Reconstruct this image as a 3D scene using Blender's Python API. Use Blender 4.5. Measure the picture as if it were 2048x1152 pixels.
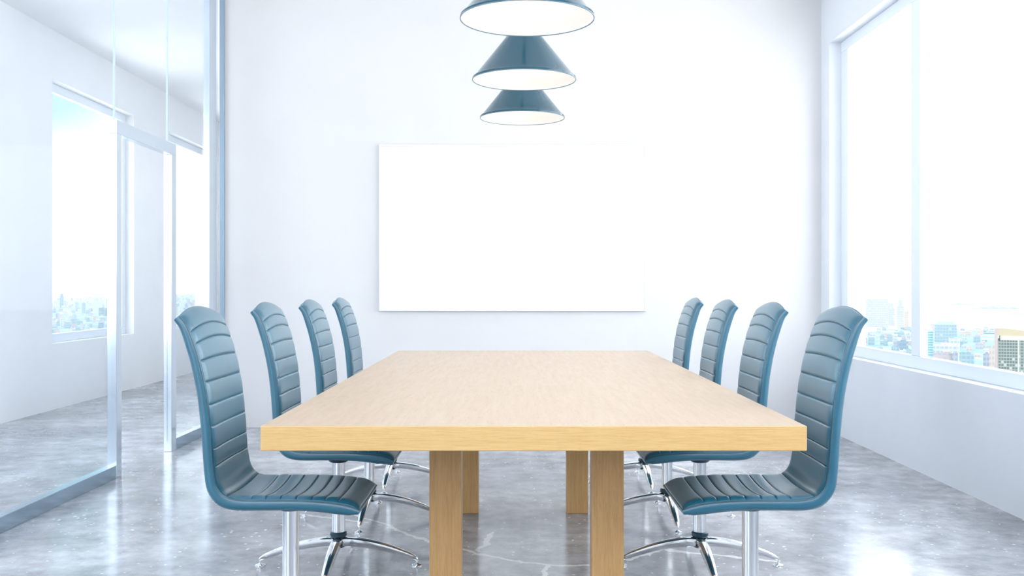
import bpy, bmesh, math, random
from mathutils import Vector, Matrix

for o in list(bpy.data.objects):
    bpy.data.objects.remove(o, do_unlink=True)
S = bpy.context.scene
COL = S.collection
R = random.Random(11)

# ------------------------------------------------------------------ camera
F, VX, VY, EYE = 1980.0, 1028.0, 574.0, 1.106      # focal length and vanishing point in 2048x1152 pixels, eye height
cam_d = bpy.data.cameras.new('camera')
cam_d.sensor_width = 36.0
cam_d.lens = 36.0 * F / 2048.0
cam_d.shift_x = -(VX - 1024.0) / 2048.0
cam_d.shift_y = (VY - 576.0) / 2048.0
cam_d.clip_start = 0.05
cam_d.clip_end = 30000
cam = bpy.data.objects.new('camera', cam_d)
COL.objects.link(cam)
cam.location = (0, 0, EYE)
cam.rotation_euler = (math.pi / 2, 0, 0)
S.camera = cam

# ------------------------------------------------------------------ sky
SKY = 4.4
world = bpy.data.worlds.new('sky')
S.world = world
world.use_nodes = True
wn, wl = world.node_tree.nodes, world.node_tree.links
wn.clear()
w_out = wn.new('ShaderNodeOutputWorld')
w_bg = wn.new('ShaderNodeBackground')
w_tc = wn.new('ShaderNodeTexCoord')
w_sep = wn.new('ShaderNodeSeparateXYZ')
wl.new(w_tc.outputs['Generated'], w_sep.inputs[0])
w_el = wn.new('ShaderNodeValToRGB')                # horizon white to a paler blue overhead
w_el.color_ramp.elements[0].position = 0.0
w_el.color_ramp.elements[0].color = (0.93, 0.97, 1.0, 1)
w_el.color_ramp.elements[1].position = 0.75
w_el.color_ramp.elements[1].color = (0.62, 0.80, 1.0, 1)
wl.new(w_sep.outputs['Z'], w_el.inputs[0])
w_az = wn.new('ShaderNodeMapRange')                # west side bluer, east side blown out around the hidden sun
w_az.inputs['From Min'].default_value = -0.6
w_az.inputs['From Max'].default_value = 0.5
wl.new(w_sep.outputs['X'], w_az.inputs['Value'])
w_cl = wn.new('ShaderNodeTexNoise')                # soft clouds
w_cl.inputs['Scale'].default_value = 3.0
w_cl.inputs['Detail'].default_value = 5
wl.new(w_tc.outputs['Generated'], w_cl.inputs['Vector'])
w_mx = wn.new('ShaderNodeMixRGB')
w_mx.inputs['Color2'].default_value = (1.0, 1.0, 1.0, 1)
wl.new(w_el.outputs[0], w_mx.inputs['Color1'])
w_fac = wn.new('ShaderNodeMath'); w_fac.operation = 'MULTIPLY'
wl.new(w_az.outputs[0], w_fac.inputs[0])
wl.new(w_cl.outputs['Fac'], w_fac.inputs[1])
wl.new(w_fac.outputs[0], w_mx.inputs['Fac'])
w_bd = wn.new('ShaderNodeVectorMath'); w_bd.operation = 'DOT_PRODUCT'   # a clear deep blue gap between clouds, high in the north-west
w_bd.inputs[1].default_value = (-0.43, 0.87, 0.24)
wl.new(w_tc.outputs['Generated'], w_bd.inputs[0])
w_gap = wn.new('ShaderNodeMapRange')
w_gap.inputs['From Min'].default_value = 0.980
w_gap.inputs['From Max'].default_value = 0.996
wl.new(w_bd.outputs['Value'], w_gap.inputs['Value'])
w_blue = wn.new('ShaderNodeMixRGB')
w_blue.inputs['Color2'].default_value = (0.125, 0.195, 0.21, 1)
wl.new(w_mx.outputs[0], w_blue.inputs['Color1'])
wl.new(w_gap.outputs[0], w_blue.inputs['Fac'])
wl.new(w_blue.outputs[0], w_bg.inputs['Color'])
w_bg.inputs['Strength'].default_value = SKY
wl.new(w_bg.outputs[0], w_out.inputs['Surface'])

# ------------------------------------------------------------------ exposure
S.view_settings.view_transform = 'Standard'
S.view_settings.look = 'None'
S.view_settings.gamma = 1.0
S.view_settings.exposure = 0.35
S.view_settings.use_curve_mapping = False


# ------------------------------------------------------------------ helpers
def px(x, y, d):
    """world point that the photo shows at pixel (x, y), at depth d"""
    s = F / d
    return Vector(((x - VX) / s, d, EYE - (y - VY) / s))


def link(name, bm, mats, parent=None, smooth=True, angle=35, bevel=0.0, segs=2):
    me = bpy.data.meshes.new(name)
    bmesh.ops.recalc_face_normals(bm, faces=bm.faces[:])
    bm.to_mesh(me); bm.free()
    ob = bpy.data.objects.new(name, me)
    COL.objects.link(ob)
    for m in (mats if isinstance(mats, (list, tuple)) else [mats]):
        me.materials.append(m)
    if smooth:
        me.shade_smooth() if hasattr(me, 'shade_smooth') else None
        if hasattr(me, 'set_sharp_from_angle'):
            me.set_sharp_from_angle(angle=math.radians(angle))
    if bevel > 0:
        md = ob.modifiers.new('bevel', 'BEVEL')
        md.width = bevel; md.segments = segs; md.limit_method = 'ANGLE'; md.angle_limit = math.radians(40)
        md.harden_normals = False
    if parent:
        ob.parent = parent
    return ob


def empty(name, loc=(0, 0, 0), rz=0.0):
    o = bpy.data.objects.new(name, None)
    COL.objects.link(o)
    o.empty_display_size = 0.1
    o.location = loc
    o.rotation_euler = (0, 0, rz)
    return o


def tag(o, label=None, cat=None, group=None, kind=None):
    if label: o['label'] = label
    if cat: o['category'] = cat
    if group: o['group'] = group
    if kind: o['kind'] = kind
    return o


def box(bm, a, b, mat=0):
    (x0, y0, z0), (x1, y1, z1) = a, b
    v = [bm.verts.new(p) for p in ((x0, y0, z0), (x1, y0, z0), (x1, y1, z0), (x0, y1, z0),
                                   (x0, y0, z1), (x1, y0, z1), (x1, y1, z1), (x0, y1, z1))]
    fs = []
    for q in ((3, 2, 1, 0), (4, 5, 6, 7), (0, 1, 5, 4), (1, 2, 6, 5), (2, 3, 7, 6), (3, 0, 4, 7)):
        f = bm.faces.new([v[i] for i in q]); f.material_index = mat; fs.append(f)
    return fs


def lathe(bm, prof, seg=48, c=(0, 0), close=False):
    rings = []
    for r, z in prof:
        if r < 1e-6:
            rings.append([bm.verts.new((c[0], c[1], z))])
        else:
            rings.append([bm.verts.new((c[0] + r * math.cos(2 * math.pi * k / seg), c[1] + r * math.sin(2 * math.pi * k / seg), z)) for k in range(seg)])
    n = len(rings)
    for i in range(n if close else n - 1):
        a, b = rings[i], rings[(i + 1) % n]
        for k in range(seg):
            k2 = (k + 1) % seg
            if len(a) == 1 and len(b) == 1: continue
            if len(a) == 1: bm.faces.new((a[0], b[k], b[k2]))
            elif len(b) == 1: bm.faces.new((a[k], a[k2], b[0]))
            else: bm.faces.new((a[k], a[k2], b[k2], b[k]))


def loft(bm, loops, cap=True, mat=0):
    rows = [[bm.verts.new(p) for p in L] for L in loops]
    n = len(rows[0])
    for a, b in zip(rows, rows[1:]):
        for k in range(n):
            f = bm.faces.new((a[k], a[(k + 1) % n], b[(k + 1) % n], b[k])); f.material_index = mat
    if cap:
        bm.faces.new(rows[0][::-1]); bm.faces.new(rows[-1])


def tube(bm, pts, r, seg=8):
    loops = []
    for i, p in enumerate(pts):
        p = Vector(p)
        t = (Vector(pts[min(i + 1, len(pts) - 1)]) - Vector(pts[max(i - 1, 0)])).normalized()
        ref = Vector((0, 1, 0)) if abs(t.y) < 0.9 else Vector((1, 0, 0))
        a = t.cross(ref).normalized(); b = t.cross(a).normalized()
        loops.append([p + (a * math.cos(2 * math.pi * k / seg) + b * math.sin(2 * math.pi * k / seg)) * r for k in range(seg)])
    loft(bm, loops)


def boxes(name, lst, m, parent=None, bevel=0.0):
    bm = bmesh.new()
    for a, b in lst: box(bm, a, b)
    return link(name, bm, m, parent, smooth=False, bevel=bevel)


def catmull(P, n=16):
    out = []
    for i in range(len(P) - 1):
        p0 = P[i - 1] if i > 0 else (2 * P[0] - P[1])
        p1, p2 = P[i], P[i + 1]
        p3 = P[i + 2] if i + 2 < len(P) else (2 * P[-1] - P[-2])
        for k in range(n):
            t = k / n
            out.append(0.5 * ((2 * p1) + (p2 - p0) * t + (2 * p0 - 5 * p1 + 4 * p2 - p3) * t * t + (3 * p1 - p0 - 3 * p2 + p3) * t ** 3))
    out.append(P[-1].copy())
    return out


# ------------------------------------------------------------------ materials
def mat(name, color=(0.8, 0.8, 0.8), rough=0.5, metal=0.0, spec=0.5, coat=0.0, coat_rough=0.05, emit=None, emit_s=0.0):
    m = bpy.data.materials.new(name); m.use_nodes = True
    p = m.node_tree.nodes['Principled BSDF']
    p.inputs['Base Color'].default_value = (*color, 1)
    p.inputs['Roughness'].default_value = rough
    p.inputs['Metallic'].default_value = metal
    p.inputs['Specular IOR Level'].default_value = spec
    p.inputs['Coat Weight'].default_value = coat
    p.inputs['Coat Roughness'].default_value = coat_rough
    if emit:
        p.inputs['Emission Color'].default_value = (*emit, 1)
        p.inputs['Emission Strength'].default_value = emit_s
    return m


def nodes(m):
    return m.node_tree.nodes, m.node_tree.links, m.node_tree.nodes['Principled BSDF']


def noise(nt, vec, scale, detail=4, rough=0.5):
    n = nt.nodes.new('ShaderNodeTexNoise')
    n.inputs['Scale'].default_value = scale
    n.inputs['Detail'].default_value = detail
    n.inputs['Roughness'].default_value = rough
    nt.links.new(vec, n.inputs['Vector'])
    return n.outputs['Fac']


def ramp(nt, fac, stops):
    n = nt.nodes.new('ShaderNodeValToRGB')
    e = n.color_ramp.elements
    while len(e) < len(stops): e.new(0.5)
    for i, (p, c) in enumerate(stops):
        e[i].position = p
        e[i].color = (*c, 1) if isinstance(c, tuple) else (c, c, c, 1)
    nt.links.new(fac, n.inputs[0])
    return n.outputs[0]


def mixc(nt, fac, a, b, mode='MIX'):
    n = nt.nodes.new('ShaderNodeMixRGB'); n.blend_type = mode
    for s, v in ((n.inputs['Fac'], fac), (n.inputs['Color1'], a), (n.inputs['Color2'], b)):
        if isinstance(v, (int, float)): s.default_value = v
        elif isinstance(v, tuple): s.default_value = (*v, 1)
        else: nt.links.new(v, s)
    return n.outputs[0]


def math_n(nt, op, a, b=None, clamp=False):
    n = nt.nodes.new('ShaderNodeMath'); n.operation = op; n.use_clamp = clamp
    for s, v in ((n.inputs[0], a), (n.inputs[1], b)):
        if v is None: continue
        if isinstance(v, (int, float)): s.default_value = v
        else: nt.links.new(v, s)
    return n.outputs[0]


def objco(nt, scale=(1, 1, 1)):
    t = nt.nodes.new('ShaderNodeTexCoord')
    mp = nt.nodes.new('ShaderNodeMapping')
    mp.inputs['Scale'].default_value = scale
    nt.links.new(t.outputs['Object'], mp.inputs['Vector'])
    return mp.outputs[0]


def bump(nt, p, h, strength=0.2, dist=0.002):
    b = nt.nodes.new('ShaderNodeBump')
    b.inputs['Strength'].default_value = strength
    b.inputs['Distance'].default_value = dist
    nt.links.new(h, b.inputs['Height'])
    nt.links.new(b.outputs[0], p.inputs['Normal'])


def plaster(name, c):
    m = mat(name, c, 0.75, spec=0.3); nt = m.node_tree
    _, L, p = nodes(m)
    n = noise(nt, objco(nt), 3.0, 6)
    k = tuple(v * 0.97 for v in c)
    L.new(ramp(nt, n, [(0.3, k), (0.7, c)]), p.inputs['Base Color'])
    bump(nt, p, noise(nt, objco(nt), 160, 3), 0.06, 0.001)
    return m


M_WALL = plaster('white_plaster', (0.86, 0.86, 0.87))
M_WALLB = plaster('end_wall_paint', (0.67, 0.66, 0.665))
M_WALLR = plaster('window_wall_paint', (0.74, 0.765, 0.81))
M_REAR = plaster('added_wall_blue_grey', (0.16, 0.21, 0.26))  # dark colour for the added rear wall, so it bounces little light
M_CEIL = plaster('ceiling_paint', (0.88, 0.88, 0.89))
M_FRAMEW = mat('white_window_frame', (0.76, 0.81, 0.87), 0.35)
M_ALU = mat('polished_aluminium', (0.70, 0.78, 0.86), 0.16, metal=1.0)
M_RAIL = mat('darkened_aluminium_rail', (0.38, 0.50, 0.60), 0.18, metal=1.0)  # aluminium made darker and bluer: the floor's dark reflection put into its colour
M_ALUD = mat('dark_aluminium', (0.30, 0.38, 0.46), 0.35, metal=0.4)
M_CHROME = mat('chrome', (0.90, 0.91, 0.93), 0.07, metal=1.0)
M_STEEL = mat('brushed_steel', (0.80, 0.81, 0.83), 0.20, metal=1.0)
M_BLACK = mat('black_plastic', (0.006, 0.03, 0.05), 0.35)
M_BOARD = mat('whiteboard_enamel', (0.85, 0.85, 0.85), 0.22, spec=0.5)
M_BOARDF = mat('whiteboard_frame', (0.76, 0.76, 0.77), 0.3)
M_SHADE = mat('navy_enamel', (0.012, 0.070, 0.105), 0.11, spec=0.55)
M_RIM = mat('rim_enamel', (0.10, 0.17, 0.22), 0.25)
M_SHADEIN = mat('white_enamel', (0.93, 0.91, 0.88), 0.45)
M_BULB = mat('bulb_glass', (1, 0.96, 0.9), 0.3, emit=(1.0, 0.90, 0.78), emit_s=12.0)
M_SIL = mat('silicone_joint', (0.55, 0.66, 0.72), 0.5)


def leather(name, c):
    m = mat(name, c, 0.36, spec=0.7, coat=0.48, coat_rough=0.27); nt = m.node_tree; _, L, p = nodes(m)
    co = objco(nt)
    n = noise(nt, co, 14, 4)
    d = tuple(v * 0.88 for v in c)
    L.new(ramp(nt, n, [(0.35, d), (0.7, c)]), p.inputs['Base Color'])
    v = nt.nodes.new('ShaderNodeTexVoronoi'); v.inputs['Scale'].default_value = 420
    L.new(co, v.inputs['Vector'])
    bump(nt, p, v.outputs['Distance'], 0.10, 0.0006)
    p.inputs['Sheen Weight'].default_value = 0.03; p.inputs['Sheen Roughness'].default_value = 0.4
    return m


M_LEATHER = leather('teal_leather', (0.003, 0.105, 0.172))
M_PIPING = leather('piping_leather', (0.008, 0.060, 0.095))


def oak(name, scale, light=(0.55, 0.40, 0.27), dark=(0.51, 0.36, 0.23), rough=0.34):
    m = mat(name, light, rough, spec=0.5); nt = m.node_tree; _, L, p = nodes(m)
    co = objco(nt, scale)
    big = noise(nt, co, 1.0, 3, 0.5)
    fine = noise(nt, co, 9.0, 6, 0.7)
    pores = noise(nt, co, 34.0, 2, 0.5)
    c = ramp(nt, big, [(0.30, tuple(a * 0.55 + b * 0.45 for a, b in zip(light, dark))), (0.65, light)])
    c = mixc(nt, 0.55, c, ramp(nt, fine, [(0.32, dark), (0.60, light)]))
    c = mixc(nt, ramp(nt, pores, [(0.28, 0.40), (0.42, 0.0)]), c, tuple(v * 0.75 for v in dark))
    L.new(c, p.inputs['Base Color'])
    L.new(ramp(nt, fine, [(0.2, rough + 0.10), (0.8, rough - 0.03)]), p.inputs['Roughness'])
    bump(nt, p, pores, 0.08, 0.0008)
    return m


M_OAK_Y = oak('oak_along_table', (5.5, 0.45, 5.5))
M_OAK_X = oak('oak_end_band', (1.6, 3.0, 34.0), light=(0.66, 0.43, 0.18), dark=(0.48, 0.28, 0.09))
M_OAK_Z = oak('oak_leg', (13.0, 13.0, 0.8), light=(0.57, 0.34, 0.14), dark=(0.40, 0.21, 0.075))


def glass(name, tint, r0=0.04, rough=0.0):
    """architectural glass: see-through, with a mirror reflection that grows towards grazing angles on either face"""
    m = bpy.data.materials.new(name); m.use_nodes = True
    nt = m.node_tree; nt.nodes.clear()
    out = nt.nodes.new('ShaderNodeOutputMaterial')
    tr = nt.nodes.new('ShaderNodeBsdfTransparent'); tr.inputs[0].default_value = (*tint, 1)
    gl = nt.nodes.new('ShaderNodeBsdfGlossy'); gl.inputs['Roughness'].default_value = rough
    ge = nt.nodes.new('ShaderNodeNewGeometry')
    dp = nt.nodes.new('ShaderNodeVectorMath'); dp.operation = 'DOT_PRODUCT'
    nt.links.new(ge.outputs['Normal'], dp.inputs[0]); nt.links.new(ge.outputs['Incoming'], dp.inputs[1])
    k = math_n(nt, 'POWER', math_n(nt, 'SUBTRACT', 1.0, math_n(nt, 'ABSOLUTE', dp.outputs['Value']), True), 5.0)
    f = math_n(nt, 'ADD', math_n(nt, 'MULTIPLY', k, 1 - r0), r0)
    mx = nt.nodes.new('ShaderNodeMixShader')
    nt.links.new(f, mx.inputs[0]); nt.links.new(tr.outputs[0], mx.inputs[1])
    nt.links.new(gl.outputs[0], mx.inputs[2]); nt.links.new(mx.outputs[0], out.inputs['Surface'])
    return m


M_GLASS = glass('window_glass', (0.985, 0.995, 1.0), 0.02)
M_PART = glass('partition_glass', (0.975, 0.99, 1.0), 0.045)


# polished concrete, pale cracks along a few long lines
def floor_pt(x, y):
    s = (y - VY) / EYE
    return ((x - VX) / s, F / s)


CRACKS = [[(700, 1022), (790, 1058), (858, 1083), (925, 1098), (1000, 1117), (1095, 1130), (1180, 1129)],
          [(1095, 1130), (1084, 1160)], [(960, 1100), (985, 1066)],
          [(1250, 1118), (1292, 1108), (1318, 1098), (1400, 1106), (1560, 1124)],
          [(600, 1028), (690, 1040), (730, 1046)]]


def concrete():
    m = mat('polished_concrete', (0.3, 0.3, 0.3), 0.14, spec=0.5); nt = m.node_tree; N, L, p = nodes(m)
    co = objco(nt)
    c = ramp(nt, noise(nt, co, 0.9, 7, 0.62), [(0.30, (0.17, 0.175, 0.195)), (0.50, (0.34, 0.34, 0.36)), (0.70, (0.60, 0.60, 0.62))])
    c2 = ramp(nt, noise(nt, co, 7.0, 8, 0.7), [(0.35, 0.55), (0.65, 1.25)])
    c = mixc(nt, 0.8, c, c2, 'MULTIPLY')
    # small pale aggregate chips
    v = N.new('ShaderNodeTexVoronoi'); v.inputs['Scale'].default_value = 26
    L.new(co, v.inputs['Vector'])
    sz = math_n(nt, 'MULTIPLY', noise(nt, co, 3.0, 3), 0.36)
    chip = math_n(nt, 'LESS_THAN', v.outputs['Distance'], math_n(nt, 'SUBTRACT', sz, 0.05))
    pick = N.new('ShaderNodeSeparateColor'); L.new(v.outputs['Color'], pick.inputs[0])
    chip = math_n(nt, 'MULTIPLY', chip, math_n(nt, 'GREATER_THAN', pick.outputs[0], 0.55))
    c = mixc(nt, math_n(nt, 'MULTIPLY', chip, 0.85), c, (0.80, 0.80, 0.80))
    # worn pale patches
    pt = ramp(nt, noise(nt, co, 2.3, 10, 0.75), [(0.60, 0.0), (0.70, 0.55)])
    c = mixc(nt, pt, c, (0.66, 0.66, 0.67))
    # cracks: distance to polyline segments, wobbled by noise
    wob = N.new('ShaderNodeTexNoise'); wob.inputs['Scale'].default_value = 9; wob.inputs['Detail'].default_value = 5
    L.new(co, wob.inputs['Vector'])
    w1 = N.new('ShaderNodeVectorMath'); w1.operation = 'SUBTRACT'; L.new(wob.outputs['Color'], w1.inputs[0]); w1.inputs[1].default_value = (0.5, 0.5, 0.5)
    w2 = N.new('ShaderNodeVectorMath'); w2.operation = 'SCALE'; L.new(w1.outputs[0], w2.inputs[0]); w2.inputs['Scale'].default_value = 0.10
    w3 = N.new('ShaderNodeVectorMath'); w3.operation = 'ADD'; L.new(co, w3.inputs[0]); L.new(w2.outputs[0], w3.inputs[1])
    flat = N.new('ShaderNodeVectorMath'); flat.operation = 'MULTIPLY'; L.new(w3.outputs[0], flat.inputs[0]); flat.inputs[1].default_value = (1, 1, 0)
    dmin = None
    for line in CRACKS:
        P = [floor_pt(*q) for q in line]
        for (ax, ay), (bx, by) in zip(P, P[1:]):
            d = Vector((bx - ax, by - ay)); ln = d.length; u = d / ln
            s1 = N.new('ShaderNodeVectorMath'); s1.operation = 'SUBTRACT'; L.new(flat.outputs[0], s1.inputs[0]); s1.inputs[1].default_value = (ax, ay, 0)
            dt = N.new('ShaderNodeVectorMath'); dt.operation = 'DOT_PRODUCT'; L.new(s1.outputs[0], dt.inputs[0]); dt.inputs[1].default_value = (u.x, u.y, 0)
            cl = math_n(nt, 'MINIMUM', math_n(nt, 'MAXIMUM', dt.outputs['Value'], 0.0), ln)
            sc = N.new('ShaderNodeVectorMath'); sc.operation = 'SCALE'; sc.inputs[0].default_value = (u.x, u.y, 0); L.new(cl, sc.inputs['Scale'])
            s2 = N.new('ShaderNodeVectorMath'); s2.operation = 'DISTANCE'; L.new(s1.outputs[0], s2.inputs[0]); L.new(sc.outputs[0], s2.inputs[1])
            dmin = s2.outputs['Value'] if dmin is None else math_n(nt, 'MINIMUM', dmin, s2.outputs['Value'])
    wd = math_n(nt, 'MULTIPLY', noise(nt, co, 5.0, 4), 0.022)
    ck = math_n(nt, 'LESS_THAN', dmin, wd)
    c = mixc(nt, math_n(nt, 'MULTIPLY', ck, 0.65), c, (0.78, 0.77, 0.76))
    L.new(c, p.inputs['Base Color'])
    L.new(ramp(nt, noise(nt, co, 5.0, 8, 0.65), [(0.3, 0.10), (0.7, 0.24)]), p.inputs['Roughness'])
    bump(nt, p, noise(nt, co, 11, 6, 0.6), 0.05, 0.004)
    return m


M_FLOOR = concrete()

# ------------------------------------------------------------------ the room
XL, XR, YB, ZC = -2.30, 2.42, 7.80, 3.42           # glass partition, window wall, back wall, ceiling
XC = -4.15                                         # far wall of the corridor
Y0 = -2.0                                          # the room goes on behind the camera
SILL, HEAD = 0.595, 2.98


def structure(o, label=None):
    o['kind'] = 'structure'
    if label: o['label'] = label
    return o


structure(boxes('floor', [((XC - 0.3, Y0, -0.12), (XR + 0.3, 16.0, 0.0))], M_FLOOR), 'grey polished concrete floor with pale chips and cracks')
structure(boxes('ceiling', [((XC - 0.3, Y0, ZC), (XR + 0.3, 16.0, ZC + 0.15))], M_CEIL), 'plain white ceiling')
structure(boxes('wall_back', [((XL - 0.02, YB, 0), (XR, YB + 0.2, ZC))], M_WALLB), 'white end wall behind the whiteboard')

# window wall on the right
WR0, WR1 = 0.3, 7.60
structure(boxes('wall_right', [((XR, Y0, 0), (XR + 0.28, YB + 0.2, SILL)),
                               ((XR, Y0, HEAD), (XR + 0.28, YB + 0.2, ZC)),
                               ((XR, WR1, SILL), (XR + 0.28, YB + 0.2, HEAD)),
                               ((XR, Y0, SILL), (XR + 0.28, WR0, HEAD))], M_WALLR), 'white wall around the large window on the right')


def window(name, x_in, x_gl, y0, y1, mulls, sgn, label, fw=0.15, fh=0.08):
    """frame of bars with its room face at x_in and panes at x_gl; sgn = +1 when outdoors is at +X"""
    w = structure(empty(name, (x_in, (y0 + y1) / 2, SILL)), label)
    ox, oy, oz = w.location
    xa, xb = sorted((x_in - ox, x_gl + 0.010 * sgn - ox))
    bars = [((xa, y0 - oy, 0), (xb, y1 - oy, fh)), ((xa, y0 - oy, HEAD - SILL - fh), (xb, y1 - oy, HEAD - SILL)),
            ((xa, y0 - oy, fh), (xb, y0 - oy + fw, HEAD - SILL - fh)), ((xa, y1 - oy - fw, fh), (xb, y1 - oy, HEAD - SILL - fh))]
    boxes('window_frame', bars, M_FRAMEW, w, bevel=0.004)
    edges = [y0 + fw] + [e for m in mulls for e in m] + [y1 - fw]
    for a, b in mulls:
        boxes('mullion', [((xa, a - oy, fh), (xb, b - oy, HEAD - SILL - fh))], M_FRAMEW, w, bevel=0.004)
    for a, b in zip(edges[::2], edges[1::2]):
        boxes('glass_pane', [((x_gl - ox - 0.004, a - oy - 0.01, fh - 0.01), (x_gl - ox + 0.004, b - oy + 0.01, HEAD - SILL - fh + 0.01))], M_GLASS, w)
    return w


window('window_1', XR + 0.09, XR + 0.128, WR0, WR1, [(2.05, 2.20), (4.08, 4.23), (6.12, 6.26)], 1, 'large white framed window on the right looking over the bay')

structure(boxes('wall_front_added', [((XL, Y0 - 0.2, 0), (XR, Y0, 1.55))], M_REAR), 'low blue grey wall added behind the camera to block low light')  # added unseen wall, shades the table legs and chrome from low light

# corridor beyond the glass
W2, W3, W4, W5 = (8.90, 10.81), (11.90, 13.75), (4.6, 7.6), (0.6, 3.6)
structure(boxes('wall_corridor', [((XC - 0.28, Y0, 0), (XC, 16.0, SILL)), ((XC - 0.28, Y0, HEAD), (XC, 16.0, ZC)),
                                  ((XC - 0.28, Y0, SILL), (XC, W5[0], HEAD)), ((XC - 0.28, W5[1], SILL), (XC, W4[0], HEAD)), ((XC - 0.28, W4[1], SILL), (XC, W2[0], HEAD)), ((XC - 0.28, W2[1], SILL), (XC, W3[0], HEAD)),
                                  ((XC - 0.28, W3[1], SILL), (XC, 16.0, HEAD))], M_WALL), 'white outer wall of the corridor beyond the glass partition')
structure(boxes('wall_corridor_end', [((XC - 0.28, 16.0, 0), (XL + 0.1, 16.2, ZC)), ((XL, YB + 0.2, 0), (XL + 0.1, 16.0, ZC))], M_WALL), 'white end of the corridor')
window('window_2', XC - 0.09, XC - 0.128, *W2, [], -1, 'corridor window with pale blue sky, seen through the long glass pane', fw=0.10)
window('window_3', XC - 0.09, XC - 0.128, *W3, [], -1, 'corridor window seen through the glass beside the door frame', fw=0.10)

window('added_window_4', XC - 0.09, XC - 0.128, *W4, [], -1, 'unseen corridor window added to brighten the corridor, forward of the visible ones', fw=0.10)  # added opening out of view, lets more daylight into the corridor
window('added_window_5', XC - 0.09, XC - 0.128, *W5, [], -1, 'unseen corridor window added to brighten the corridor, closest to the camera', fw=0.10)  # second added opening out of view, also brightens the corridor

# glass partition
PL = structure(empty('wall_left', (XL, 4.0, 0)), 'floor to ceiling glass partition on the left')
D0, D1 = 5.72, 6.64                                # doorway


def pb(name, y0, y1, z0, z1, m, xa=-0.05, xb=0.0, bevel=0.002):
    return boxes(name, [((xa, y0 - 4.0, z0), (xb, y1 - 4.0, z1))], m, PL, bevel)


for a, b, z0, z1 in ((Y0, D0 + 0.035, 0.07, ZC - 0.045), (D0 + 0.04, D1 - 0.005, 2.07, ZC - 0.045), (D1, 7.775, 0.07, ZC - 0.045)):
    pb('glass_pane', a, b, z0, z1, M_PART, -0.030, -0.022, 0)
pb('bottom_rail', Y0, D0, 0.0, 0.075, M_RAIL)
pb('bottom_rail', D1 + 0.09, 7.775, 0.0, 0.075, M_RAIL)
pb('top_rail', Y0, 7.775, ZC - 0.05, ZC, M_ALU)
pb('glass_joint', D0 + 0.0325, D0 + 0.0425, 2.075, ZC - 0.05, M_SIL, -0.031, -0.021, 0)
pb('glass_joint', D1 - 0.0075, D1 + 0.0025, 2.075, ZC - 0.05, M_SIL, -0.031, -0.021, 0)
pb('end_stile', 7.48, 7.65, 0.075, ZC - 0.05, M_ALU, -0.045, -0.002)
pb('wall_channel', 7.77, 7.80, 0.0, ZC, M_ALUD, -0.012, 0.024)
DR = structure(empty('door_1', (XL, (D0 + D1) / 2, 0)), 'open doorway in the glass partition with a slim metal frame')
dm = (D0 + D1) / 2
boxes('door_post', [((-0.05, D0 - dm, 0), (0.004, D0 + 0.075 - dm, 1.995))], M_ALU, DR, 0.002)
boxes('door_post', [((-0.05, D1 - dm, 0), (0.004, D1 + 0.09 - dm, 1.995))], M_ALU, DR, 0.002)
boxes('door_head', [((-0.05, D0 - dm, 1.995), (0.004, D1 + 0.09 - dm, 2.075))], M_ALU, DR, 0.002)

# ------------------------------------------------------------------ whiteboard
wb = tag(empty('whiteboard', (-0.010, YB, 0.917)), 'large blank whiteboard with a thin pale frame on the end wall', 'whiteboard')
hw, hh = 1.049, 1.307
boxes('board_surface', [((-hw + 0.012, -0.026, 0.012), (hw - 0.012, -0.002, hh - 0.012))], M_BOARD, wb)
boxes('board_frame', [((-hw, -0.034, 0), (hw, -0.001, 0.014)), ((-hw, -0.034, hh - 0.014), (hw, -0.001, hh)),
                      ((-hw, -0.034, 0.014), (-hw + 0.014, -0.001, hh - 0.014)), ((hw - 0.014, -0.034, 0.014), (hw, -0.001, hh - 0.014))], M_BOARDF, wb, 0.002)

# ------------------------------------------------------------------ table
TX, TY0, TY1, TZ = 0.0505, 2.535, 5.555, 0.75
t = tag(empty('conference_table', (TX, (TY0 + TY1) / 2, 0)), 'long light oak conference table with a thick top in the middle of the room', 'table')
TL = (TY1 - TY0) / 2
bm = bmesh.new()
fs = box(bm, (-0.70, -TL, TZ - 0.064), (0.70, TL, TZ))
fs[2].material_index = 1; fs[4].material_index = 1
link('tabletop', bm, [M_OAK_Y, M_OAK_X], t, smooth=False, bevel=0.0025)
for sx in (-1, 1):
    for y0, d in ((3.265 - 4.045, 0.085), (4.83 - 4.045, 0.085)):
        bm = bmesh.new()
        xc = -0.009 + sx * 0.268
        box(bm, (xc - 0.053, y0, 0), (xc + 0.053, y0 + d, TZ - 0.064))
        link('leg', bm, M_OAK_Z, t, smooth=False, bevel=0.0025)

# ------------------------------------------------------------------ chair
CX = 0.6965                                        # column axis of the left row: 0.6965 m left of the camera axis
SN = 680.0                                         # pixels per metre on the near face of the first chair


def cl(x, y):
    return Vector(((x - VX) / SN + CX, EYE - (y - VY) / SN))     # chair-local (x forward, z up)


INNER = [cl(*q) for q in ((360.5, 630.5), (375, 648), (389.6, 682), (404.5, 731), (417, 794), (424, 858), (428, 915), (431.5, 948), (438, 974), (453, 990.5),
                          (479, 997.5), (529, 999), (578, 999), (628, 1000.5), (673, 1005), (702, 1011), (721, 1018))]
THICK = [0.0245, 0.0275, 0.031, 0.0325, 0.033, 0.033, 0.033, 0.034, 0.037, 0.038, 0.035, 0.0325, 0.0325, 0.034, 0.035, 0.031, 0.018]
C = catmull(INNER, 24)
TH = []
for i in range(len(THICK) - 1):
    for k in range(24): TH.append(THICK[i] + (THICK[i + 1] - THICK[i]) * k / 24)
TH.append(THICK[-1])
ARC = [0.0]
for a, b in zip(C, C[1:]): ARC.append(ARC[-1] + (b - a).length)
LEN = ARC[-1]


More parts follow.
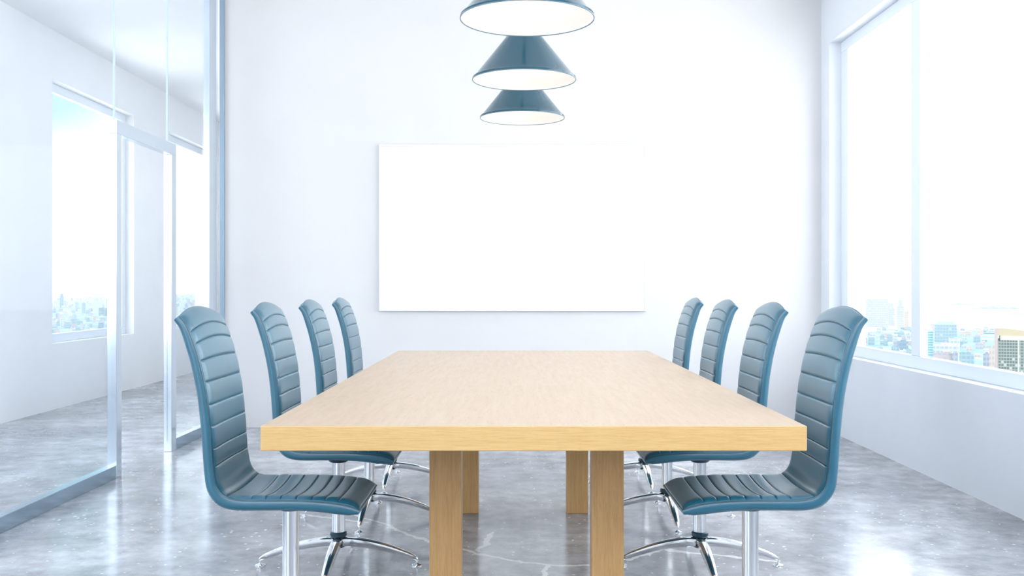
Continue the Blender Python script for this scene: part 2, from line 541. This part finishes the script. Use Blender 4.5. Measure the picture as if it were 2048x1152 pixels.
def at(s):
    """point, tangent, inward normal (towards the sitter) and thickness at arc length s"""
    if s <= 0:
        tg = (C[1] - C[0]).normalized(); p = C[0] + tg * s; th = TH[0]
    else:
        s = min(s, LEN)
        lo, hi = 0, len(ARC) - 1
        while hi - lo > 1:
            mid = (lo + hi) // 2
            if ARC[mid] <= s: lo = mid
            else: hi = mid
        f = (s - ARC[lo]) / (ARC[hi] - ARC[lo])
        p = C[lo].lerp(C[hi], f); th = TH[lo] + (TH[hi] - TH[lo]) * f
        a = C[max(lo - 2, 0)]; b = C[min(hi + 2, len(C) - 1)]
        tg = (b - a).normalized()
    return p, tg, Vector((-tg.y, tg.x)), th


def near_arc(x, y):
    q = cl(x, y)
    return min(range(len(C)), key=lambda i: (C[i] - q).length)


SEAM_PX = [(386, 662), (393, 687), (403, 722.5), (411, 764), (419, 810), (424, 854), (427, 898), (430, 934), (455, 992), (503, 1000), (531, 1000.5), (561, 1000.5), (593, 1000.5), (623, 1001.5), (649, 1003.5), (676, 1007)]
SEAMS = [ARC[near_arc(*q)] for q in SEAM_PX]
S_BEND = SEAMS[8]
HW = 0.185


def smooth01(a, b, x):
    q = max(0.0, min(1.0, (x - a) / (b - a)))
    return q * q * (3 - 2 * q)


def arch(s, u):
    """crest: the top edge rises to the middle, fading down the back"""
    return 0.025 * (1 - u * u) * (1 - smooth01(-0.02, 0.22, s))


def dish(s, u):
    w_seat = smooth01(S_BEND - 0.10, S_BEND + 0.08, s)
    front = smooth01(LEN - 0.16, LEN, s)
    return -(0.015 * w_seat * (1 - 0.8 * front) + 0.007 * smooth01(0.12, 0.4, s) * (1 - w_seat)) * (1 - u * u) + 0.010 * (1 - smooth01(0, 0.3, s)) * (1 - u * u)


def surf(s, u, off=0.0):
    p, tg, n, th = at(s - arch(s, u))
    return p + n * (dish(s, u) + off)


def cushion_bm(sa, sb, first, last):
    bm = bmesh.new()
    cuts = [sa] + [q for q in SEAMS if sa + 1e-4 < q < sb - 1e-4] + [sb]
    sv = []
    for a, b in zip(cuts, cuts[1:]):
        K = 14
        for k in range(K):
            f = k / K
            f = 0.5 - 0.5 * math.cos(math.pi * f)
            sv.append((a + (b - a) * f, a, b))
    sv.append((sb, cuts[-2], sb))
    NU = 28
    us = [-math.cos(math.pi * k / NU) for k in range(NU + 1)]
    rows = []
    for s, a, b in sv:
        row = []
        for u in us:
            edge = (1 - abs(u) ** 22)
            dd = min(s - a, b - s)
            puff = 0.0022 * (1 - math.exp(-dd / 0.0024)) + 0.0012 * min(1.0, dd / 0.03) - 0.0030 * math.exp(-(dd / 0.0016) ** 2)
            if (a == sa and first and s - a < b - s) or (b == sb and last and b - s < s - a):
                e = min(dd / 0.02, 1.0); puff = 0.0040 * math.sqrt(max(0.0, 1 - (1 - e) ** 2)) - 0.002 * (1 - e)
            roll = 0.008 * smooth01(S_BEND - 0.02, S_BEND + 0.10, s) * (1 - smooth01(LEN - 0.05, LEN, s))
            o = (0.0032 + roll + puff) * edge - 0.001 * (1 - edge)
            q = surf(s, u, o)
            row.append((q.x, u * (HW - 0.0035), q.y))
        rows.append(row)
    base = []
    for s, a, b in sv:
        base.append([(surf(s, u, -0.006).x, u * (HW - 0.006), surf(s, u, -0.006).y) for u in us])
    V = [[bm.verts.new(p) for p in r] for r in rows]
    B = [[bm.verts.new(p) for p in r] for r in base]
    n, m = len(V), NU + 1
    for i in range(n - 1):
        for j in range(m - 1):
            bm.faces.new((V[i][j], V[i][j + 1], V[i + 1][j + 1], V[i + 1][j]))
            bm.faces.new((B[i][j], B[i + 1][j], B[i + 1][j + 1], B[i][j + 1]))
    for i in range(n - 1):
        bm.faces.new((V[i][0], V[i + 1][0], B[i + 1][0], B[i][0]))
        bm.faces.new((V[i][-1], B[i][-1], B[i + 1][-1], V[i + 1][-1]))
    for j in range(m - 1):
        bm.faces.new((V[0][j], B[0][j], B[0][j + 1], V[0][j + 1]))
        bm.faces.new((V[-1][j], V[-1][j + 1], B[-1][j + 1], B[-1][j]))
    return bm


def shell_bm():
    bm = bmesh.new()
    loops = []
    NS = 110
    for i in range(NS + 1):
        s = LEN * i / NS
        loop = []
        NU = 16
        us = [-math.cos(math.pi * k / NU) for k in range(NU + 1)]
        for u in us:                                # sitter's side, just under the cushion
            q = surf(s, u, -0.0015)
            loop.append((q.x, u * HW, q.y))
        p, tg, n, th = at(s)
        for k in range(1, 6):                       # side band, gently rounded
            f = k / 6
            q = surf(s, 1.0, -th * f)
            loop.append((q.x, HW + 0.0035 * math.sin(math.pi * f) - 0.006 * max(0, f - 0.75) / 0.25, q.y))
        for u in us[::-1]:
            thu = th * (1 - 0.0 * u * u)
            q = surf(s, u, -thu)
            loop.append((q.x, u * (HW - 0.008), q.y))
        for k in range(5, 0, -1):
            f = k / 6
            q = surf(s, -1.0, -th * f)
            loop.append((q.x, -HW - 0.0035 * math.sin(math.pi * f) + 0.006 * max(0, f - 0.75) / 0.25, q.y))
        loops.append(loop)
    loft(bm, loops)
    return bm


def leg_bm():
    """one arm of the star base, running along +X from the hub"""
    P = [(0.018, 0.112), (0.05, 0.113), (0.10, 0.107), (0.15, 0.097), (0.20, 0.083), (0.25, 0.065), (0.285, 0.050), (0.305, 0.038), (0.315, 0.028)]
    Wd = [0.034, 0.036, 0.036, 0.034, 0.031, 0.027, 0.022, 0.016, 0.010]
    Hh = [0.032, 0.032, 0.031, 0.029, 0.026, 0.023, 0.019, 0.014, 0.009]
    pts = catmull([Vector(p) for p in P], 5)
    bm = bmesh.new(); loops = []
    for i, p in enumerate(pts):
        f = i / (len(pts) - 1) * (len(P) - 1); k = min(int(f), len(P) - 2); g = f - k
        w = Wd[k] + (Wd[k + 1] - Wd[k]) * g; h = Hh[k] + (Hh[k + 1] - Hh[k]) * g
        tg = (pts[min(i + 1, len(pts) - 1)] - pts[max(i - 1, 0)]).normalized(); n = Vector((-tg.y, tg.x))
        loop = []
        for (a, b) in ((-0.40, 0), (-0.5, -0.12), (-0.5, -0.86), (-0.42, -1), (0.42, -1), (0.5, -0.86), (0.5, -0.12), (0.40, 0), (0.0, 0.06)):
            q = p + n * (b * h)
            loop.append((q.x, a * w, q.y))
        loops.append(loop)
    loft(bm, loops)
    return bm


def make_chair():
    c = empty('office_chair')
    sh = link('seat_shell', shell_bm(), M_LEATHER, c, angle=50)
    for sg in (-1, 1):
        bm = bmesh.new()
        tube(bm, [(surf(s, sg, -0.0035).x, sg * (HW + 0.0008), surf(s, sg, -0.0035).y) for s in [0.004 + (LEN - 0.008) * i / 120 for i in range(121)]], 0.0019, 8)
        link('piping', bm, M_PIPING, sh)
    link('backrest', cushion_bm(0.004, S_BEND, True, False), M_LEATHER, c, angle=70)
    link('seat', cushion_bm(S_BEND, LEN - 0.003, False, True), M_LEATHER, c, angle=70)
    bm = bmesh.new(); lathe(bm, [(0, 0.442), (0.046, 0.442), (0.045, 0.430), (0.037, 0.416), (0.031, 0.412), (0, 0.412)])
    link('mounting_plate', bm, M_BLACK, c)
    bm = bmesh.new(); lathe(bm, [(0, 0.436), (0.0255, 0.436), (0.0255, 0.120), (0, 0.120)])
    link('column', bm, M_STEEL, c)
    bm = bmesh.new(); lathe(bm, [(0, 0.137), (0.028, 0.137), (0.033, 0.133), (0.033, 0.121), (0.028, 0.115), (0.016, 0.113), (0.013, 0.085), (0.024, 0.083), (0.024, 0.075), (0.012, 0.071), (0, 0.071)])
    hub = link('hub', bm, M_BLACK, c)
    leg_me = glide_me = None
    for k in range(4):
        lg = link('leg', leg_bm(), M_CHROME, c, angle=40, bevel=0.0)
        lg.rotation_euler = (0, 0, k * math.pi / 2)
        bm = bmesh.new(); lathe(bm, [(0, 0.034), (0.0035, 0.034), (0.0035, 0.012), (0.010, 0.008), (0.020, 0.004), (0.0205, 0.0), (0, 0.0)], 24, (0.311, 0))
        link('glide_foot', bm, M_STEEL, lg)
    return c


def copy_tree(o, parent=None):
    c = o.copy(); COL.objects.link(c)
    if parent: c.parent = parent
    for ch in list(o.children): copy_tree(ch, c)
    return c


bpy.context.view_layer.update()
chair = make_chair()
ORD = ['closest to the camera', 'second from the front', 'third from the front', 'nearest the whiteboard wall']
for side in (0, 1):
    for i in range(4):
        o = chair if (side == 0 and i == 0) else copy_tree(chair)
        o.location = ((-CX, 0.7375)[side], 3.09 + 0.84 * i, 0)
        o.rotation_euler = (0, 0, (0, math.pi)[side])
        place = ('on glass partition side of table', 'on window side of table')[side]
        tag(o, 'teal leather swivel chair %s, %s' % (place, ORD[i]), 'chair', 'teal office chairs along the table')

# ------------------------------------------------------------------ pendant lamps
LAMP_Z = 1.95


def make_lamp():
    L = empty('pendant_lamp')
    outer = [(0.212, 0.0), (0.2115, 0.008), (0.205, 0.014), (0.196, 0.022), (0.102, 0.140), (0.074, 0.175), (0.040, 0.215), (0.034, 0.222)]
    inner = [(0.031, 0.218), (0.037, 0.211), (0.071, 0.171), (0.099, 0.136), (0.192, 0.019), (0.202, 0.010), (0.2085, 0.001)]
    bm = bmesh.new(); lathe(bm, outer + [(0.031, 0.218)], 96)
    sh = link('shade', bm, M_SHADE, L, angle=30)
    bm = bmesh.new(); lathe(bm, inner, 96)
    li = link('shade_lining', bm, M_SHADEIN, sh, angle=30); li['label'] = 'white enamel inside of the shade'
    bm = bmesh.new(); lathe(bm, [(0.2085, 0.001), (0.209, -0.001), (0.2105, -0.0018), (0.212, -0.001), (0.2125, 0.001), (0.212, 0.0015)], 96, close=True)
    link('rim', bm, M_RIM, sh)
    bm = bmesh.new(); lathe(bm, [(0, 0.275), (0.012, 0.275), (0.016, 0.268), (0.030, 0.262), (0.034, 0.255), (0.034, 0.222), (0.030, 0.214), (0.022, 0.17), (0, 0.17)])
    link('lamp_holder', bm, M_ALUD, L)
    bm = bmesh.new(); lathe(bm, [(0, 0.175), (0.014, 0.175), (0.016, 0.160), (0.030, 0.130), (0.034, 0.110), (0.030, 0.088), (0.017, 0.074), (0, 0.070)], 32)
    link('bulb', bm, M_BULB, L)
    top = ZC - LAMP_Z
    bm = bmesh.new(); tube(bm, [(0, 0, 0.272), (0, 0, top - 0.02)], 0.003, 8)
    link('cord', bm, M_BLACK, L)
    bm = bmesh.new(); lathe(bm, [(0, top), (0.05, top), (0.05, top - 0.018), (0.044, top - 0.025), (0, top - 0.025)])
    link('ceiling_cap', bm, M_SHADE, L)
    return L


lamp = make_lamp()
for i, (y, lab) in enumerate(((3.12, 'highest in view, over the near end of the table'), (4.04, 'middle one of three over the table'), (4.95, 'lowest in view, nearest the whiteboard'))):
    o = lamp if i == 0 else copy_tree(lamp)
    o.location = (0.0415, y, LAMP_Z)
    tag(o, 'dark blue conical pendant lamp, ' + lab, 'lamp', 'conical pendant lamps over the table')

# ------------------------------------------------------------------ the city outside
GZ = -60.0                                         # street level below the room


def facade(name, wall, glassc, fl=3.4, bay=3.0, rough=0.6, ratio=0.55, lit=0.1):
    wall = tuple(v * 0.47 for v in wall); glassc = tuple(v * 0.47 for v in glassc)
    m = mat(name, wall, rough); nt = m.node_tree; N, L, p = nodes(m)
    tc = N.new('ShaderNodeTexCoord')
    sp = N.new('ShaderNodeSeparateXYZ'); L.new(tc.outputs['Object'], sp.inputs[0])
    h = math_n(nt, 'ADD', sp.outputs[0], sp.outputs[1])
    a = math_n(nt, 'LESS_THAN', math_n(nt, 'FRACT', math_n(nt, 'DIVIDE', sp.outputs[2], fl)), ratio)
    b = math_n(nt, 'LESS_THAN', math_n(nt, 'FRACT', math_n(nt, 'DIVIDE', h, bay)), 0.78)
    g = N.new('ShaderNodeNewGeometry'); gs = N.new('ShaderNodeSeparateXYZ'); L.new(g.outputs['Normal'], gs.inputs[0])
    side = math_n(nt, 'LESS_THAN', math_n(nt, 'ABSOLUTE', gs.outputs[2]), 0.5)
    f = math_n(nt, 'MULTIPLY', math_n(nt, 'MULTIPLY', a, b), side)
    # some windows have pale blinds
    cb = N.new('ShaderNodeCombineXYZ')
    L.new(math_n(nt, 'FLOOR', math_n(nt, 'DIVIDE', h, bay)), cb.inputs[0]); L.new(math_n(nt, 'FLOOR', math_n(nt, 'DIVIDE', sp.outputs[2], fl)), cb.inputs[1])
    wn_ = N.new('ShaderNodeTexWhiteNoise'); L.new(cb.outputs[0], wn_.inputs['Vector'])
    bl = math_n(nt, 'LESS_THAN', wn_.outputs['Value'], lit)
    gc = mixc(nt, bl, glassc, (0.26, 0.27, 0.25))
    L.new(mixc(nt, f, wall, gc), p.inputs['Base Color'])
    return m


F_WHITE = facade('white_facade', (0.72, 0.72, 0.72), (0.40, 0.50, 0.55))
F_PINK = facade('pink_brick_facade', (0.66, 0.50, 0.46), (0.45, 0.42, 0.45))
F_TEAL = facade('teal_glass_facade', (0.36, 0.50, 0.52), (0.20, 0.40, 0.44), ratio=0.6)
F_GREY = facade('grey_facade', (0.42, 0.45, 0.50), (0.28, 0.32, 0.38))
F_LAV = facade('lavender_concrete_facade', (0.55, 0.54, 0.60), (0.42, 0.42, 0.50))
F_PEACH = facade('peach_facade', (0.75, 0.56, 0.44), (0.55, 0.45, 0.40))
F_BLUE = facade('blue_grey_facade', (0.22, 0.36, 0.44), (0.14, 0.28, 0.36))
F_TOWER = facade('ribbon_window_facade', (0.42, 0.68, 0.74), (0.02, 0.27, 0.36), fl=1.26, bay=60, ratio=0.62, lit=0)
F_DARK = facade('dark_window_facade', (0.36, 0.40, 0.30), (0.045, 0.09, 0.09), fl=1.22, bay=1.0, ratio=0.70, lit=0.08)
M_SAND = mat('sand_stone', (0.30, 0.235, 0.135), 0.7)
M_SANDP = mat('pink_stone', (0.27, 0.21, 0.19), 0.7)
M_BAND = mat('pale_band', (0.36, 0.35, 0.28), 0.7)


def block_bm(w, d, h, kind=0):
    """low-detail building: body, parapet, roof house or plant"""
    bm = bmesh.new()
    if kind == 3:                                   # stepped
        box(bm, (-w / 2, 0, 0), (w / 2, d, h * 0.78))
        box(bm, (-w * 0.32, d * 0.15, h * 0.78), (w * 0.32, d * 0.85, h))
    elif kind == 4:                                 # tapering top
        box(bm, (-w / 2, 0, 0), (w / 2, d, h * 0.84))
        v0 = [(-w / 2, 0), (w / 2, 0), (w / 2, d), (-w / 2, d)]
        loft(bm, [[(x, y, h * 0.84) for x, y in v0], [(x * 0.66, d * 0.2 + y * 0.6, h) for x, y in v0]])
    elif kind == 2:                                 # gabled roof
        e = h * 0.8
        box(bm, (-w / 2, 0, 0), (w / 2, d, e))
        a = [bm.verts.new(p) for p in ((-w / 2, 0, e), (w / 2, 0, e), (w / 2, d, e), (-w / 2, d, e), (-w / 2, d / 2, h), (w / 2, d / 2, h))]
        for q in ((0, 1, 5, 4), (2, 3, 4, 5), (0, 4, 3), (1, 2, 5)): bm.faces.new([a[i] for i in q])
    else:
        b = min(h * 0.9, h - 1.2)
        box(bm, (-w / 2, 0, 0), (w / 2, d, b))
        for (x0, x1, y0, y1) in ((-w / 2, w / 2, 0, 0.5), (-w / 2, w / 2, d - 0.5, d), (-w / 2, -w / 2 + 0.5, 0.5, d - 0.5), (w / 2 - 0.5, w / 2, 0.5, d - 0.5)):
            box(bm, (x0, y0, b), (x1, y1, b + 0.7))
        if kind == 1:
            box(bm, (-w * 0.2, d * 0.3, b), (w * 0.15, d * 0.7, h))
        else:
            box(bm, (w * 0.05, d * 0.25, b), (w * 0.35, d * 0.6, h))
    return bm


FOOT = [(194 + 9, 404, 16), (208, 504, 8)]        # circles already built on


def free(x0, x1, dist, pad=1.0):
    s = F / dist; w = (x1 - x0) / s; cx = ((x0 + x1) / 2 - VX) / s
    r = 0.66 * w + pad; k = math.hypot(cx, dist); cx, cy = cx * (1 + 0.4 * w / k), dist * (1 + 0.4 * w / k)
    if any(math.hypot(cx - a, cy - b) < r + c for a, b, c in FOOT): return False
    FOOT.append((cx, cy, r)); return True


def building(x0, x1, ytop, dist, m, kind, label, depth=None, group=None, name='building'):
    s = F / dist
    X0, X1 = (x0 - VX) / s, (x1 - VX) / s
    if group is None: free(x0, x1, dist)
    top = EYE - (ytop - VY) / s
    w = X1 - X0
    o = link(name, block_bm(w, depth or w * 0.8, top - GZ, kind), m, smooth=False)
    o.location = ((X0 + X1) / 2, dist, GZ)
    o.rotation_euler.z = -math.atan2(o.location.x, dist) + R.uniform(-0.12, 0.12)   # streets fan out from the block this room stands in
    return tag(o, label, 'building', group)


# --- named buildings seen through the right-hand window
building(1727, 1775, 588, 1500, F_LAV, 4, 'broad hazy skyscraper with a tapering top, tallest mass in the narrow window pane')
building(1704, 1719, 560, 1650, F_LAV, 1, 'slim hazy tower rising highest at the left edge of the narrow pane')
building(1774, 1789, 606, 1560, F_LAV, 3, 'stepped hazy block beside the broad tapering skyscraper')
building(1794, 1807, 600, 1450, F_LAV, 3, 'slender hazy stepped tower close to the window mullion')
building(1809, 1817, 621, 1400, F_PEACH, 0, 'small peach tower just left of the window mullion')
building(1795, 1816, 680, 800, F_BLUE, 1, 'flat blue grey block low in the narrow pane by the mullion')
building(1786, 1799, 695, 740, F_TEAL, 0, 'little teal block in front of the blue grey block')
building(1812, 1823, 697, 740, F_TEAL, 1, 'little green glass block at the foot of the mullion')
building(1800, 1812, 698, 700, F_WHITE, 0, 'low white house in front of the blue grey block')
tw = tag(empty('office_tower', (0, 500, GZ)), 'slim teal tower with ribbon windows and a mast, right beside the mullion', 'building')
s = F / 500
tw.location.x = (1851.5 - VX) / s; tw.rotation_euler.z = -0.39
th_ = EYE - (661 - VY) / s - GZ
bm = bmesh.new(); box(bm, (-3.4, 0, 0), (3.4, 9, th_)); link('tower_body', bm, F_TOWER, tw, smooth=False)
bm = bmesh.new(); box(bm, (-2.8, 1.0, th_), (2.6, 8, th_ + 1.4)); link('roof_plant', bm, M_BAND, tw, smooth=False)
bm = bmesh.new(); tube(bm, [(0.3, 4, th_), (0.3, 4, th_ + 4.2)], 0.16, 6); link('mast', bm, F_GREY, tw)
building(1872, 1912, 643, 1100, F_TEAL, 4, 'wide pale green glass building with sloping shoulders behind the teal tower')
building(1852, 1871, 646, 1300, F_PINK, 1, 'pale pink block rising behind the slim teal tower')
building(1898, 1918, 675, 900, F_WHITE, 0, 'white box shaped block in front of the pale green glass building')
building(1865, 1914, 688, 760, F_WHITE, 1, 'long low white building in front of the green glass')
building(1866, 1905, 703, 640, F_PINK, 0, 'pink fronted hall along the window sill right of the teal tower')
building(1905, 1915, 702, 635, F_GREY, 0, 'narrow dark windowed block at the end of the pink hall')
building(1920, 1946, 702, 700, F_TEAL, 0, 'low pale teal block between the pink hall and the grey blocks')
building(1936, 1952, 667, 1350, F_GREY, 1, 'grey block on the shoreline in the wide pane')
building(1952, 1966, 686, 980, F_LAV, 0, 'lavender block a little left of the yellow tower')
building(1962, 1970, 681, 1000, F_PEACH, 0, 'thin cream slab a little left of the yellow tower')
building(1967, 1981, 704, 640, F_GREY, 1, 'grey blue block left of the yellow tower')
building(1979, 1990, 690, 600, F_PEACH, 0, 'peach block touching the left side of the yellow tower')
building(1953, 1990, 673, 1300, F_GREY, 3, 'long low grey waterfront building behind the yellow tower')
# yellow tower
yt = tag(empty('apartment_tower', (0, 400, GZ)), 'sandy high-rise with a sloping crown and rows of dark windows at the right edge', 'building')
s = F / 400
xa, xb = (1990 - VX) / s, (2082 - VX) / s
yt.location = (xa + (xb - xa) / 2 * math.cos(0.45), 400 - (xb - xa) / 2 * math.sin(0.45), GZ)
hw_ = (xb - xa) / 2
yt.rotation_euler.z = -math.atan2(xa, 400) + 0.02
z_b = EYE - (680 - VY) / s - GZ; z_c = EYE - (671 - VY) / s - GZ; z_t = EYE - (656.5 - VY) / s - GZ; z_r = EYE - (671 - VY) / s - GZ
bm = bmesh.new(); box(bm, (-hw_ + 1.0, 0, 0), (hw_, 16, z_b)); link('facade', bm, F_DARK, yt, smooth=False)
bm = bmesh.new(); box(bm, (-hw_, -0.3, 0), (-hw_ + 1.0, 16, z_t)); link('corner_pier', bm, M_SANDP, yt, smooth=False)
bm = bmesh.new(); box(bm, (-hw_ + 8.2, -0.25, 0), (-hw_ + 8.8, 0, z_b)); box(bm, (hw_ - 0.8, -0.25, 0), (hw_ - 0.2, 0, z_b)); link('pilaster', bm, M_BAND, yt, smooth=False)
bm = bmesh.new(); box(bm, (-hw_ + 1.9, -0.4, z_b), (hw_, 16, z_c)); link('parapet_band', bm, M_BAND, yt, smooth=False)
bm = bmesh.new()
prof = []
for k in range(13):
    f = k / 12
    prof.append((-hw_ + 1.0 + f * (2 * hw_ - 1.0), z_t - (z_t - z_r) * max(0, f - 0.12) ** 1.5 * 1.1))
loft(bm, [[(x, y, z_c) for x, _ in (prof[0], prof[-1])] + [(x, y, max(z, z_c + 0.05)) for x, z in prof[::-1]] for y in (-0.2, 16)])
link('crown', bm, M_SAND, yt, smooth=False)

# --- smaller blocks filling the shore on the right
mats_r = [(F_WHITE, 'white'), (F_PINK, 'pink'), (F_LAV, 'lavender'), (F_TEAL, 'pale teal'), (F_GREY, 'grey'), (F_PEACH, 'peach')]
made = 0
for i in range(900):
    if made >= 90: break
    rel = R.uniform(84, 150)
    d = (EYE - GZ) * F / rel
    wpx = R.uniform(6, 13) * (0.5 + rel / 200)
    x0 = R.choice((R.uniform(1700, 1822), R.uniform(1862, 1985)))
    if not free(x0, x0 + wpx, d): continue
    made += 1
    hpx = R.uniform(5, 15) * rel / 110
    m, nm = R.choice(mats_r)
    building(x0, x0 + wpx, VY + rel - hpx, d, m, R.choice((0, 1, 1, 2, 3)), 'small %s block in the hazy low city by the bay' % nm, group='small %s blocks by the bay' % nm)

# --- the dense low city seen through the corridor windows
mats_l = [(F_WHITE, 'white'), (F_WHITE, 'white'), (F_PINK, 'pink'), (F_TEAL, 'teal'), (F_TEAL, 'teal'), (F_LAV, 'lavender'), (F_BLUE, 'blue')]
building(120, 127, 587, 2900, F_BLUE, 3, 'stepped tower standing above the horizon in the left corridor window')
building(164, 171, 604, 2300, F_TEAL, 1, 'slim teal tower in the middle of the left corridor window')
building(198, 214, 615, 2100, F_BLUE, 1, 'broad blue block at the right of the left corridor window')
building(143, 154, 637, 1500, F_TEAL, 1, 'teal block low in the left corridor window')
building(122, 131, 634, 1520, F_WHITE, 1, 'tall white block low in the left corridor window')
made = 0
for i in range(3000):
    if made >= 210: break
    rel = 24 + 76 * R.random() ** 1.1
    d = (EYE - GZ) * F / rel
    x0 = R.uniform(96, 232) if R.random() < 0.68 else R.uniform(334, 398)
    wpx = R.uniform(4, 11) * (0.25 + rel / 90)
    if not free(x0, x0 + wpx, d): continue
    made += 1
    hpx = R.uniform(4, 11) * (0.2 + rel / 80) * (2.0 if R.random() < 0.08 else 1)
    m, nm = R.choice(mats_l)
    building(x0, x0 + wpx, VY + rel - hpx, d, m, R.choice((0, 1, 1, 2, 3)), 'small %s block in the city beyond the corridor windows' % nm, group='small %s blocks beyond the corridor' % nm)

for i in range(400):
    if made >= 245: break
    rel = R.uniform(17, 42); d = (EYE - GZ) * F / rel; x0 = R.uniform(336, 394); wpx = R.uniform(2.0, 5.0)
    if not free(x0, x0 + wpx, d): continue
    made += 1
    m, nm = R.choice(mats_l)
    building(x0, x0 + wpx, VY + rel - R.uniform(2, 7), d, m, R.choice((0, 1, 2, 3)), 'small %s block in the city beyond the corridor windows' % nm, group='small %s blocks beyond the corridor' % nm)

# --- ground, sea, islands
mg = mat('city_ground', (0.3, 0.4, 0.4), 0.8); nt = mg.node_tree; N_, L_, P_ = nodes(mg)
co = objco(nt)
vr = N_.new('ShaderNodeTexVoronoi'); vr.inputs['Scale'].default_value = 0.03; L_.new(co, vr.inputs['Vector'])
sc_ = N_.new('ShaderNodeSeparateColor'); L_.new(vr.outputs['Color'], sc_.inputs[0])
c = ramp(nt, sc_.outputs[0], [(0.0, (0.03, 0.11, 0.11)), (0.45, (0.06, 0.15, 0.16)), (0.6, (0.20, 0.19, 0.19)), (1.0, (0.24, 0.23, 0.22))])
c = mixc(nt, ramp(nt, noise(nt, co, 0.004, 4), [(0.45, 0.0), (0.6, 0.8)]), c, (0.035, 0.12, 0.12))
L_.new(c, P_.inputs['Base Color'])
structure(boxes('ground_city', [((-9000, 80, GZ - 3), (-20, 9000, GZ)), ((-20, 80, GZ - 3), (1500, 1430, GZ))], mg), 'city ground far below the windows')
ms = mat('sea_water', (0.62, 0.66, 0.66), 0.25); nt = ms.node_tree
bump(nt, ms.node_tree.nodes['Principled BSDF'], noise(nt, objco(nt), 0.02, 4), 0.3, 2.0)
structure(boxes('water_bay', [((-20, 1430, GZ - 6), (9000, 9000, GZ - 1.5))], ms), 'pale water of the bay')
mi = mat('island_trees', (0.10, 0.12, 0.11), 0.9)


def island(x0, x1, y, h, label):
    d = (EYE - GZ) * F / (y - VY); s = F / d
    w = (x1 - x0) / s
    bm = bmesh.new(); n = 40
    ph = R.random() * 9
    for j in range(5):
        f = j / 4
    loops = []
    for i in range(n + 1):
        u = -1 + 2 * i / n
        env = max(0.02, (1 - u * u)) ** 0.6
        top = h * env * (0.7 + 0.3 * math.sin(5 * u + ph) * math.cos(11 * u + ph))
        dep = w * 0.12 * env
        loops.append([(u * w / 2, dep * math.cos(a), -2 + (top + 2) * math.sin(a)) for a in [math.pi * k / 8 for k in range(9)]])
    loft(bm, loops)
    o = link('island', bm, mi)
    o.location = (((x0 + x1) / 2 - VX) / s, d, GZ - 1.5)
    tag(o, label, 'island')


island(1882, 1962, 609, 9, 'low hazy island farther left on the bay')
island(1942, 2042, 617, 10, 'longer grey island right of the other on the bay')
island(1980, 2120, 627.5, 3, 'thin spit of land nearest on the bay')
island(1945, 2250, 593, 14, 'faint far shore along the horizon of the bay')

# --- haze over the city
mh = bpy.data.materials.new('city_haze'); mh.use_nodes = True
nt = mh.node_tree; nt.nodes.clear()
ho = nt.nodes.new('ShaderNodeOutputMaterial'); hv = nt.nodes.new('ShaderNodeVolumeScatter')
hv.inputs['Color'].default_value = (0.97, 0.99, 1.0, 1); hv.inputs['Density'].default_value = 1 / 13000.0
nt.links.new(hv.outputs[0], ho.inputs['Volume'])
hz = boxes('haze', [((-8800, 120, GZ - 12), (8800, 8900, 40))], mh)
tag(hz, 'thin white haze hanging over the city and the bay', 'haze', kind='stuff')
